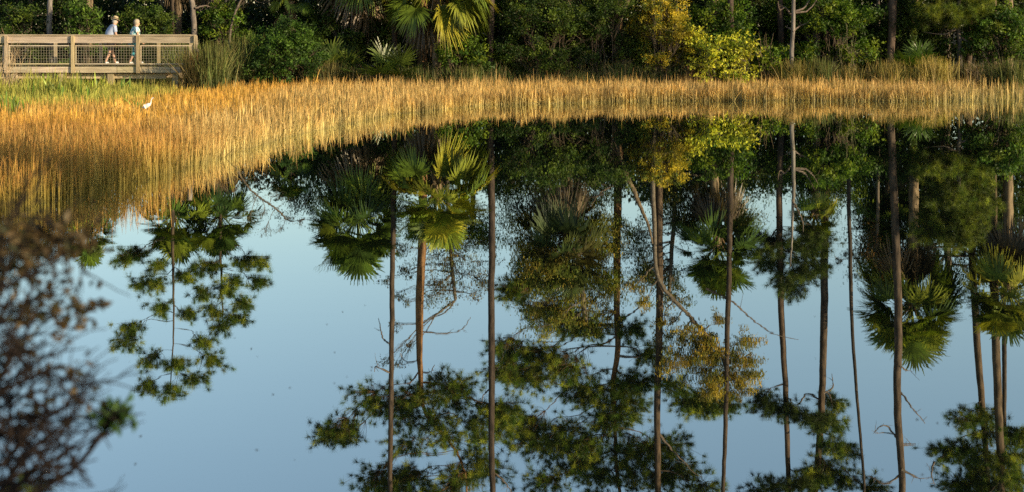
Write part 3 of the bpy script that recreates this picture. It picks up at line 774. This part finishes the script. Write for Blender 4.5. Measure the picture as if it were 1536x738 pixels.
# ------------------------------------------------------------------ tussocks and bank plants
TG = ((.26, .22, .07), (.20, .19, .06), (.32, .26, .09), (.13, .15, .04))
GG = ((.10, .14, .04), (.14, .17, .055), (.18, .18, .07))
tussock('tall green grass clump hiding the end of the boardwalk', 318, 52.0, 62, 1.7, GG, 800, .42)
tussock('tall feathery grass clump right of the boardwalk end grass', 362, 56.2, 60, 1.9, GG, 650, .5)
tussock('short brown grass clump at the boardwalk end', 292, 51.9, 46, 1.5, ((.16, .12, .05), (.12, .11, .04)), 520)
tussock('fine grass clump right of the rounded evergreen bush', 490, 56.3, 60, 1.15, ((.12, .12, .05), (.16, .15, .06)), 480)
tussock('arching dead grass clump beneath the palmetto', 545, 56.2, 70, .95, ((.17, .13, .07), (.13, .11, .05)), 480, .8)
tussock('golden grass clump at the foot of the grey snag', 1195, 56.0, 60, 1.15, TG, 520)
tussock('narrow golden grass clump below the large glossy green bush', 1275, 56.0, 50, 1.0, TG, 320, .5)
tussock('spreading golden grass clump left of the brightest grass clump', 1335, 56.0, 80, 1.15, TG, 620, .75)
tussock('brightest golden fan of grass below the young pine', 1398, 55.9, 72, 1.25, ((.36, .30, .09), (.27, .25, .07), (.40, .32, .12)), 680, .6)
tussock('olive grass clump at the right edge of the bank', 1516, 55.9, 60, 1.2, GG, 520, .6)
tussock('thin grass clump right of the brightest grass clump', 1455, 56.2, 60, .85, ((.16, .12, .06), (.14, .13, .05)), 300, .7)


for px, Y, w_, h_, lab in ((612, 56.3, 60, .9, 'pale green grass clump under the left side of the yellow fan palm'), (700, 56.2, 55, .85, 'pale green grass clump beneath the small fresh green shrub'),
                          (262, 57.2, 60, 1.5, 'soft green grass clump standing behind the boardwalk end'), (395, 56.3, 46, 1.3, 'feathery grass clump against the left side of the rounded evergreen bush'),
                          (870, 56.2, 70, .8, 'low shaded grass clump before the broad thicket'), (1230, 56.1, 50, 1.0, 'thin pale grass clump between the grey snag and the large glossy bush')):
    tussock(lab, px, Y, w_, h_, GG, 420, .55)


def marsh_plant(label, px, Y, h, n, cols, wd=.055):
    X = (px - 768)/F*Y; gz = max(0.0, float(ground_h(np.array([X]), np.array([Y]))[0]))
    mb = MB()
    P = np.stack([X + rng.normal(0, .12, n), Y + rng.normal(0, .12, n), np.full(n, gz - .05)], -1)
    c = pick(cols, n, .2)
    blades(mb, P, h*rng.uniform(.7, 1.1, n), wd*rng.uniform(.7, 1.2, n), np.abs(rng.normal(.1, .22, n)), c*.8, c, c, .3)
    tag(mb.build('marsh_plant', MAT['palm'], origin=(X, Y, gz)), label, 'marsh plant', 'broad bladed marsh plants by the boardwalk')


BG = ((.20, .30, .04), (.28, .36, .05), (.12, .22, .04))
for px, Y, h in ((62, 50.5, .95), (80, 49, .9), (98, 51, 1.0), (113, 50, 1.0), (128, 51.2, 1.0), (140, 50.8, .9), (156, 51.3, 1.0), (88, 46.5, .8), (125, 47, .75), (186, 50.5, .8), (45, 48, .9)):
    marsh_plant('broad fresh green blades standing out of the marsh before the boardwalk', px, Y, h, 8, BG, .07)
for px, Y, h in ((18, 37.5, .85), (8, 38.5, .9), (30, 38.8, .8)):
    marsh_plant('broad green blades in the orange reeds at the left edge', px, Y, h, 7, BG, .075)
for px, Y, h in ((205, 40, .6), (212, 41, .62)):
    marsh_plant('small leafy green sprig just left of the white egret', px, Y, h, 6, ((.12, .22, .03), (.16, .26, .04)), .06)


def dead_shrub(label, px, Y, h, spread, n, colr):
    X = (px - 768)/F*Y; gz = float(ground_h(np.array([X]), np.array([Y]))[0])
    mb = MB()
    for i in range(n):
        a = rng.uniform(0, 2*PI); q = np.array([X + math.cos(a)*spread*rng.uniform(.2, 1), Y + math.sin(a)*spread*.6, gz + h*rng.uniform(.55, 1.05)])
        p = limb(mb, (X + rng.normal()*.08, Y, gz - .05), q, .016, .004, .0, .16, 9, 4, colr)
        for _ in range(5):
            j = int(rng.integers(3, 8)); e = p[j] + rng.normal(size=3)*np.array([.28, .2, .22]) + np.array([0, 0, .12])
            tube(mb, spline([p[j], (p[j]+e)/2 + rng.normal(size=3)*.04, e], 4), (.007, .003), 3, colr)
    tag(mb.build('dead_shrub', MAT['twig'], None, origin=(X, Y, gz)), label, 'dead shrub', 'leafless shrubs by the water')


dead_shrub('leafless tan shrub in front of the left end of the boardwalk', 10, 50.5, 2.6, .9, 16, (.42, .31, .18))
dead_shrub('thin bare stems standing right of the bright yellow bush', 1147, 56.6, 2.2, .5, 6, (.22, .16, .10))
dead_shrub('bare arching twigs on the bank below the right edge bush', 1462, 56.2, 1.3, .9, 8, (.28, .21, .14))
dead_shrub('tall seeding weed stems before the large glossy green bush', 1273, 56.3, 3.0, .35, 8, (.20, .17, .10))

# ------------------------------------------------------------------ boardwalk
BY = 52.75
bw = thing('boardwalk', 'weathered wooden boardwalk with wire railing over the marsh', 'boardwalk', (-15.5, BY + .9, 0))
x0, x1 = (-150 - 768)/F*BY, (294 - 768)/F*BY


def bpx(px): return (px - 768)/F*BY


posts = [bpx(p) for p in (-186, -88, 10, 110, 207.5)] + [x1]
mb = MB()
xx = x0
while xx < x1 - .1:
    box(mb, (xx, BY + .03, 1.115), (xx + .135, BY + 1.75, 1.155)); xx += .142
mb.build('deck', MAT['wood'], bw)
for nm, yy0 in (('front', BY), ('back', BY + 1.72)):
    mb = MB(); xe = x1 if nm == 'front' else x1 - .6
    edges = [x0] + posts[2:] if nm == 'front' else [x0, bpx(60), bpx(180), xe]
    for a, b in zip(edges[:-1], edges[1:]):
        box(mb, (a + .003, yy0 - .015, 1.96 if nm == 'front' else 2.02), (b - .003, yy0 + .025, 2.235))
    mb.build('handrail', MAT['wood'], bw)
    mb = MB(); box(mb, (x0, yy0 - .07, 2.238), (xe, yy0 + .10, 2.275)); mb.build('cap_rail', MAT['wood'], bw)
    for xp in (posts if nm == 'front' else [bpx(p) for p in (-120, -30, 60, 130, 220)] + [xe]):
        mb = MB()
        off = -.115 if nm == 'front' else .028
        gz = .835
        box(mb, (xp - .055, yy0 + off, gz), (xp + .055, yy0 + off + .098, 2.236))
        mb.build('post', MAT['post'], bw)
for i in range(len(posts) - 1):
    a, b = posts[i] + .085, posts[i + 1] - .085
    za, zb, t, y = 1.16, 1.885, .045, BY - .06
    mb = MB()
    box(mb, (a, y, zb - t), (b, y + .035, zb)); box(mb, (a, y, za), (b, y + .035, za + t))
    box(mb, (a, y + .001, za + t + .001), (a + t, y + .034, zb - t - .001)); box(mb, (b - t, y + .001, za + t + .001), (b, y + .034, zb - t - .001))
    fr_ = mb.build('panel_frame', MAT['wood'], bw)
    mb = MB()
    for xw in np.arange(a + t + .08, b - t, .10):
        box(mb, (xw - .0032, y + .012, za + t), (xw + .0032, y + .018, zb - t))
    for zw in np.arange(za + t + .08, zb - t, .10):
        box(mb, (a + t, y + .019, zw - .0032), (b - t, y + .025, zw + .0032))
    o = mb.build('wire_mesh', MAT['wire'], bw); o.parent = fr_
    mb = MB()
    c = (a + b)/2 + rng.normal()*.3
    box(mb, (posts[i] + .07, BY - .04, .85), (c - .01, BY + .0, 1.075)); box(mb, (c + .01, BY - .038, .852), (posts[i+1] - .07, BY + .001, 1.073))
    mb.build('fascia_board', MAT['wood'], bw)
mb = MB(); box(mb, (x0, BY + .25, .62), (x1 - 1.2, BY + .40, .80)); box(mb, (x0, BY + 1.35, .62), (x1 - .2, BY + 1.5, .80)); mb.build('beam', MAT['wood'], bw)
for p in (20, 92, 165, 262):
    for yy in (BY + .06, BY + 1.52):
        mb = MB(); box(mb, (bpx(p) - .11, yy, -.6), (bpx(p) + .11, yy + .18, .848 if yy < BY + .5 else .84)); mb.build('pile', MAT['post'], bw)


# ------------------------------------------------------------------ figures (skin-grown bodies)
def skin_obj(name, joints, edges, mat, parent=None, loc=(0, 0, 0), rot=0.0, scale=1.0, root=0, sub=2):
    me = bpy.data.meshes.new('tmp')
    me.from_pydata([j[0] for j in joints], edges, [])
    o = bpy.data.objects.new('tmp', me); COL.objects.link(o)
    sk = o.modifiers.new('s', 'SKIN'); sk.use_smooth_shade = True
    for i, j in enumerate(joints):
        r = j[1]
        me.skin_vertices[0].data[i].radius = r if isinstance(r, tuple) else (r, r)
        me.skin_vertices[0].data[i].use_root = (i == root)
    sb = o.modifiers.new('b', 'SUBSURF'); sb.levels = sub; sb.render_levels = sub
    dg = bpy.context.evaluated_depsgraph_get()
    m2 = bpy.data.meshes.new_from_object(o.evaluated_get(dg))
    bpy.data.objects.remove(o); bpy.data.meshes.remove(me)
    m2.name = name; m2.materials.clear(); m2.materials.append(mat)
    for p in m2.polygons: p.use_smooth = True
    c, s = math.cos(rot)*scale, math.sin(rot)*scale
    for v in m2.vertices:
        x, y, z = v.co
        v.co = (c*x - s*y, s*x + c*y, z*scale)
    r = bpy.data.objects.new(name, m2); COL.objects.link(r)
    if parent is not None: r.parent = parent
    else: r.location = loc
    return r


def plain(name, c, rough=.7, var=.12, sc=20, spec=.2):
    return solid_mat(name, tuple(x*(1-var) for x in c), tuple(min(1, x*(1+var)) for x in c), (sc, sc, sc), rough, spec=spec)


SKIN = plain('skin', (.55, .33, .23), .55)


def rot_pts(mb, rot, scale=1.0):
    c, s = math.cos(rot)*scale, math.sin(rot)*scale
    mb.V = [np.stack([c*v[:, 0] - s*v[:, 1], s*v[:, 0] + c*v[:, 1], v[:, 2]*scale], -1) for v in mb.V]
    return mb


def local(mb, name, mat, parent, smooth=True):
    o = mb.build(name, mat, None, smooth); o.parent = parent
    return o


def walker(label, px, Y, z, rot, scale, lean, kind):
    root = thing('person', label, 'person', ((px - 768)/F*Y, Y, z))
    L = lean
    # 0 pelvis 1 belly 2 chest 3 neck 4 head 5 crown ; facing +X
    J = [((0, 0, .93), (.155, .19)), ((.3*L, 0, 1.10), (.165, .195)), ((.7*L, 0, 1.30), (.16, .205)), ((1.15*L, 0, 1.475), .058), ((1.15*L + .055, 0, 1.60), (.088, .078)), ((1.15*L + .05, 0, 1.70), (.075, .068)),
         # shoulders, elbows, wrists
         ((.8*L, .185, 1.385), .062), ((.8*L - .06, .235, 1.12), .046), ((.8*L + .10, .21, .90), .03), ((.8*L + .14, .20, .83), (.018, .036)),
         ((.8*L, -.185, 1.385), .062), ((.8*L + .02, -.24, 1.12), .046), ((.8*L + .20, -.20, .94), .03), ((.8*L + .25, -.19, .88), (.018, .036)),
         # legs: near leg trails, far leg leads
         ((0, .095, .87), .098), ((.15, .10, .49), .062), ((.24, .10, .11), .042), ((.27, .10, .045), .04), ((.41, .10, .035), .032),
         ((0, -.095, .87), .098), ((-.02, -.10, .48), .062), ((-.18, -.10, .13), .042), ((-.21, -.10, .05), .04), ((-.09, -.10, .03), .032),
         # nose, ears, chin
         ((1.15*L + .155, 0, 1.585), .016), ((1.15*L + .04, .085, 1.60), (.02, .012)), ((1.15*L + .04, -.085, 1.60), (.02, .012)), ((1.15*L + .11, 0, 1.525), .03)]
    E = [(0, 1), (1, 2), (2, 3), (3, 4), (4, 5), (2, 6), (6, 7), (7, 8), (8, 9), (2, 10), (10, 11), (11, 12), (12, 13),
         (0, 14), (14, 15), (15, 16), (16, 17), (17, 18), (0, 19), (19, 20), (20, 21), (21, 22), (22, 23), (4, 24), (4, 25), (4, 26), (4, 27)]
    for hb, base, sgn in ((9, J[9][0], 1), (13, J[13][0], -1)):       # five fingers on each palm
        bx_, by_, bz_ = base
        for k, (dx, ln) in enumerate(((-.030, .060), (-.010, .075), (.010, .080), (.028, .068))):
            i = len(J)
            J += [((bx_ + dx, by_, bz_ - .035), .009), ((bx_ + dx + .012, by_ - sgn*.008, bz_ - .035 - ln*.55), .008), ((bx_ + dx + .024, by_ - sgn*.02, bz_ - .035 - ln), .006)]
            E += [(hb, i), (i, i + 1), (i + 1, i + 2)]
        i = len(J)
        J += [((bx_ + .04, by_ - sgn*.01, bz_ - .005), .010), ((bx_ + .058, by_ - sgn*.02, bz_ - .045), .008)]
        E += [(hb, i), (i, i + 1)]
    skin_obj('body', J, E, SKIN, root, rot=rot, scale=scale)

    def cloth(name, ids, edges, mat, grow, extra=()):
        idx = {k: n for n, k in enumerate(ids)}
        jj = []
        for k in ids:
            r = J[k][1]; r = r if isinstance(r, tuple) else (r, r)
            jj.append((J[k][0], (r[0] + grow, r[1] + grow)))
        ee = [(idx[a], idx[b]) for a, b in edges]
        for par, pos, r in extra:
            ee.append((idx[par], len(jj))); jj.append((pos, r))
        return skin_obj(name, jj, ee, mat, root, rot=rot, scale=scale)

    def mix(a, b, t): return tuple(J[a][0][i]*(1-t) + J[b][0][i]*t for i in range(3))
    if kind == 'man':
        shirt = plain('pale_blue_shirt', (.36, .42, .56), .85, .06)
        shorts = plain('dark_shorts', (.10, .10, .105), .85)
        cloth('shirt', [0, 1, 2, 3, 6, 10], [(0, 1), (1, 2), (2, 3), (2, 6), (2, 10)], shirt, .028,
              [(6, mix(6, 7, .8), (.078, .078)), (10, mix(10, 11, .8), (.078, .078))])
        cloth('shorts', [0, 14, 19], [(0, 14), (0, 19)], shorts, .022, [(14, mix(14, 15, .95), (.095, .095)), (19, mix(19, 20, .95), (.095, .095))])
        mb = MB(); hz = 1.705
        lathe(mb, [(.001, .115), (.05, .112), (.085, .095), (.10, .05), (.108, .0), (.19, -.018), (.20, -.024), (.19, -.026), (.105, -.012), (.001, -.01)], (1.15*L + .05, 0, hz), 20, axis_tilt=.32)
        local(rot_pts(mb, rot, scale), 'hat', plain('straw_hat', (.46, .37, .22), .8, .12, 60), root)
        mb = MB(); lathe(mb, [(.110, .0), (.106, .034), (.100, .036)], (1.15*L + .052, 0, hz + .004), 20, axis_tilt=.32)
        local(rot_pts(mb, rot, scale), 'hat_band', plain('hat_band', (.10, .07, .05)), root)
        hairc = (.42, .38, .34)
        mb = MB(); lathe(mb, [(.088, -.10), (.095, -.05), (.097, .0), (.09, .04)], (1.15*L + .032, 0, 1.645), 16, axis_tilt=.2)
    else:
        topm = solid_mat('patterned_top', (.10, .38, .42), (.72, .80, .78), (16, 16, 10), .85, detail=1, lo=.46, hi=.54)
        pants = plain('teal_trousers', (.06, .30, .36), .85)
        cloth('top', [0, 1, 2, 3, 6, 10], [(0, 1), (1, 2), (2, 3), (2, 6), (2, 10)], topm, .03,
              [(6, mix(6, 7, .6), (.076, .076)), (10, mix(10, 11, .6), (.076, .076))])
        cloth('trousers', [0, 14, 15, 19, 20], [(0, 14), (14, 15), (0, 19), (19, 20)], pants, .03, [(15, mix(15, 16, .55), (.078, .078)), (20, mix(20, 21, .55), (.078, .078))])
        hairc = (.42, .35, .25)
        mb = MB(); lathe(mb, [(.06, -.125), (.098, -.09), (.112, -.03), (.112, .03), (.09, .08), (.05, .108), (.001, .115)], (1.15*L + .025, 0, 1.665), 16, axis_tilt=.15)
    local(rot_pts(mb, rot, scale), 'hair', plain('hair', hairc, .6, .25, 70), root)
    for hx, hy, hz_, tx in ((.27, .10, .045, .41), (-.21, -.10, .05, -.07)):
        skin_obj('shoe', [((hx - .03, hy, hz_), .052), ((hx + .06, hy, hz_), .05), ((tx + .01, hy, .042), .046)], [(0, 1), (1, 2)], plain('white_shoe', (.72, .72, .72), .6, .05), root, rot=rot, scale=scale)
    for sgn in (1, -1):
        mb = MB()
        lathe(mb, [(.001, .011), (.009, .006), (.011, 0), (.009, -.006), (.001, -.011)], (1.15*L + .138, sgn*.034, 1.625), 8, (.05,)*3)
        local(rot_pts(mb, rot, scale), 'eye', plain('eye', (.04, .03, .025), .3), root)
    mb = MB(); lathe(mb, [(.001, .005), (.012, .003), (.012, -.003), (.001, -.005)], (1.15*L + .142, 0, 1.553), 8, sx=.5, sy=1.9)
    local(rot_pts(mb, rot, scale), 'mouth', plain('mouth', (.35, .14, .11)), root)
    return root


walker('walking person in straw hat, pale blue shirt and dark shorts on the boardwalk', 164.5, 53.45, 1.155, R(38), 1.01, .15, 'man')
walker('walking person with short blond hair, patterned teal top and teal trousers', 201, 53.6, 1.155, R(34), .965, .07, 'woman')

# ------------------------------------------------------------------ egret
EY = 36.6
ex = (221.5 - 768)/F*EY
eg = thing('egret', 'small white egret standing in the orange reeds', 'bird', (ex, EY, 0.0))
WH = plain('white_feather', (.80, .79, .76), .7, .04)
bz = .50
J = [((-.015, 0, bz), (.066, .06)), ((-.07, 0, bz - .03), (.055, .05)), ((-.135, 0, bz - .065), (.018, .022)), ((.05, 0, bz + .03), (.038, .036)), ((.085, 0, bz + .075), .018), ((.085, 0, bz + .12), .013),
     ((.10, 0, bz + .165), .013), ((.118, 0, bz + .195), .016), ((.140, 0, bz + .198), (.017, .014)), ((.158, 0, bz + .193), .008)]
E = [(0, 1), (1, 2), (0, 3), (3, 4), (4, 5), (5, 6), (6, 7), (7, 8), (8, 9)]
skin_obj('body', J, E, WH, eg)
for s in (1, -1):
    skin_obj('wing', [((.035, s*.046, bz + .012), (.012, .03)), ((-.04, s*.052, bz - .01), (.012, .036)), ((-.13, s*.02, bz - .06), (.006, .014))], [(0, 1), (1, 2)], WH, eg)
    mb = MB(); gz = float(ground_h(np.array([ex]), np.array([EY]))[0])
    tube(mb, spline([(-.01, s*.022, bz - .04), (.0, s*.022, bz - .14), (-.012, s*.022, bz - .22), (0, s*.022, gz + .01), (.05, s*.025, gz + .005)], 12), (.012, .006, .006), 6)
    local(mb, 'leg', plain('dark_leg', (.05, .05, .04)), eg)
mb = MB(); tube(mb, [(.158, 0, bz + .194), (.19, 0, bz + .186), (.232, 0, bz + .174)], (.008, .006, .001), 6)
local(mb, 'bill', plain('yellow_bill', (.45, .30, .06), .4), eg)

# ------------------------------------------------------------------ blurred shrub on the near bank, lower left
fy = 3.5
fs_root = thing('brown_shrub', 'blurred near shrub with dark twigs and rusty leaves at the lower left', 'shrub', (-1.75, fy, .9))
sm, lm, gm = MB(), MB(), MB()
TW = (.020, .014, .012)


def FP(px, py, dy=0.0):
    return D(px, py, fy + dy)


def twigs(a, d, ln, r, depth, tips):
    n = 6
    q = [a]
    dd = nrm(d)
    for i in range(n):
        dd = nrm(dd + rng.normal(size=3)*.17 + np.array([.02, 0, .012]))
        q.append(q[-1] + dd*ln/n)
    q = np.array(q)
    tube(sm, q, (r*1.25, max(r*.7, .0011)), 5 if depth > 1 else 3, TW)
    if depth == 0:
        tips.append((q[-1], dd)); tips.append((q[-3], dd)); return
    k = 6
    for j in range(k):
        i = int(rng.integers(2, n + 1))
        s_ = nrm(dd*1.15 + rng.normal(size=3)*.55 + np.array([.06, 0, .045]))
        twigs(q[i], s_, ln*rng.uniform(.42, .68), r*.5, depth - 1, tips)
    tips.append((q[-1], dd))


tips = []
seeds = [((-120, 700), (70, 560)), ((-120, 560), (50, 440)), ((-60, 780), (100, 650)), ((-110, 480), (80, 410)), ((-120, 640), (110, 500)), ((-50, 760), (50, 600)), ((-130, 820), (40, 700)), ((-90, 620), (95, 540)), ((-30, 800), (110, 720)), ((-110, 520), (40, 400))]
stem0 = np.array([-1.55, fy, .85])
for (px, py), (tx, ty), r in (((-60, 800), (60, 720), .010), ((-80, 700), (90, 610), .009), ((-90, 640), (60, 520), .008), ((-90, 580), (70, 470), .008), ((-90, 500), (60, 390), .007),
                              ((-70, 460), (30, 370), .007), ((-40, 820), (90, 690), .010), ((-90, 740), (30, 640), .008), ((-100, 600), (20, 560), .008), ((-60, 560), (80, 430), .007), ((-110, 680), (10, 520), .008)) + tuple((a_, b_, .0075) for a_, b_ in seeds):
    dy = rng.uniform(-.22, .22)
    a = FP(px, py, dy); b = FP(tx - 22, ty, dy + rng.normal()*.05)
    tube(sm, spline([stem0 + rng.normal(size=3)*.03, (stem0 + a)/2 + np.array([-.06, 0, 0]), a], 8), (.016, r), 5, TW)
    twigs(a, b - a, np.linalg.norm(b - a), r, 2, tips)
mainp = spline([stem0, FP(-30, 790), FP(60, 735), FP(115, 700), FP(150, 655), FP(178, 622)], 16)
tube(sm, mainp, (.016, .011, .006), 6, TW)
for j in range(6, 15):
    twigs(mainp[j], np.array([.25, rng.normal()*.3, .5]), rng.uniform(.04, .10), .004, 1, tips)
P = np.array([t[0] for t in tips]); A = np.array([t[1] for t in tips])
pyv = 43 + (H - P[:, 2])*F/P[:, 1]
w_ = np.where(pyv < 400, 2.0, np.where(pyv < 480, .9, .6))
w_ = (w_*rng.uniform(.2, 1.6, len(P))).astype(int)
Q = np.repeat(P, w_, 0); Q = Q + rng.normal(size=Q.shape)*.014
leaves(lm, Q, .020, pick(((.055, .036, .016), (.075, .052, .02), (.035, .024, .013), (.045, .05, .018)), len(Q), .25), 1.7)
for cx, cy, n_ in ((60, 365, 120), (30, 350, 120), (90, 372, 80), (20, 400, 90), (105, 480, 40), (40, 470, 60), (118, 362, 40), (110, 470, 60), (70, 430, 50), (25, 530, 60), (90, 560, 40), (50, 610, 40), (120, 600, 24)):
    q = FP(cx, cy) + rng.normal(size=(n_, 3))*np.array([.030, .06, .022])
    leaves(lm, q, .028, pick(((.085, .055, .022), (.115, .08, .034), (.055, .05, .02)), n_, .25), 1.7)
q = mainp[-1] + rng.normal(size=(110, 3))*np.array([.022, .022, .018]) + np.array([-.01, 0, .0])
leaves(gm, q, .034, pick(((.06, .13, .025), (.09, .18, .035), (.03, .06, .02)), 110, .2), 2.0)
q = FP(35, 735) + rng.normal(size=(40, 3))*np.array([.035, .05, .014])
leaves(gm, q, .03, pick(((.16, .20, .04), (.07, .12, .03)), 40, .2), 2.0)
sm.build('twigs', MAT['twig'], fs_root, True)
lm.build('rusty_leaves', MAT['leaf'], fs_root)
gm.build('green_leaves', MAT['leaf'], fs_root)

# ------------------------------------------------------------------ unseen trees added beyond the frame on the right, placed to shade the view
def shade_tree(label, X, Y, hgt, crown_r, zc, n=1):
    gz = float(ground_h(np.array([X]), np.array([Y]))[0])
    cl = [((X + rng.normal()*crown_r*.5, Y + rng.normal()*crown_r*.5, zc + rng.normal()*crown_r*.35), crown_r*.42) for _ in range(10)]
    leafy('broadleaf_tree', label, 'tree', (X, Y, gz), cl, .22, DK, (.15, .12, .09), 28, 'unseen shade trees added on the right',
          trunk=[(X, Y, gz), (X + .2, Y, gz + hgt*.4), (X, Y, zc + crown_r*.5)], stem_r=.18)


for X, Y, hh, cr, zc in ((14.5, 9.2, 9, 1.9, 7.0), (13.0, 6.4, 9, 2.2, 6.6), (12.5, -4.6, 7, 1.5, 4.3)):  # added out of frame to shade the near reeds and foreground shrub
    shade_tree('leafy tree added outside the view on the near right to cast shade', X, Y, hh, cr, zc)
for X, Y, hh, cr, zc in ((28, 41.4, 11, 1.5, 8.6), (28, 36.5, 14, 1.2, 11.3)):  # added out of frame so their shadows darken the far thicket
    shade_tree('dark tree added outside the view on the right to shade the far bank', X, Y, hh, cr, zc)
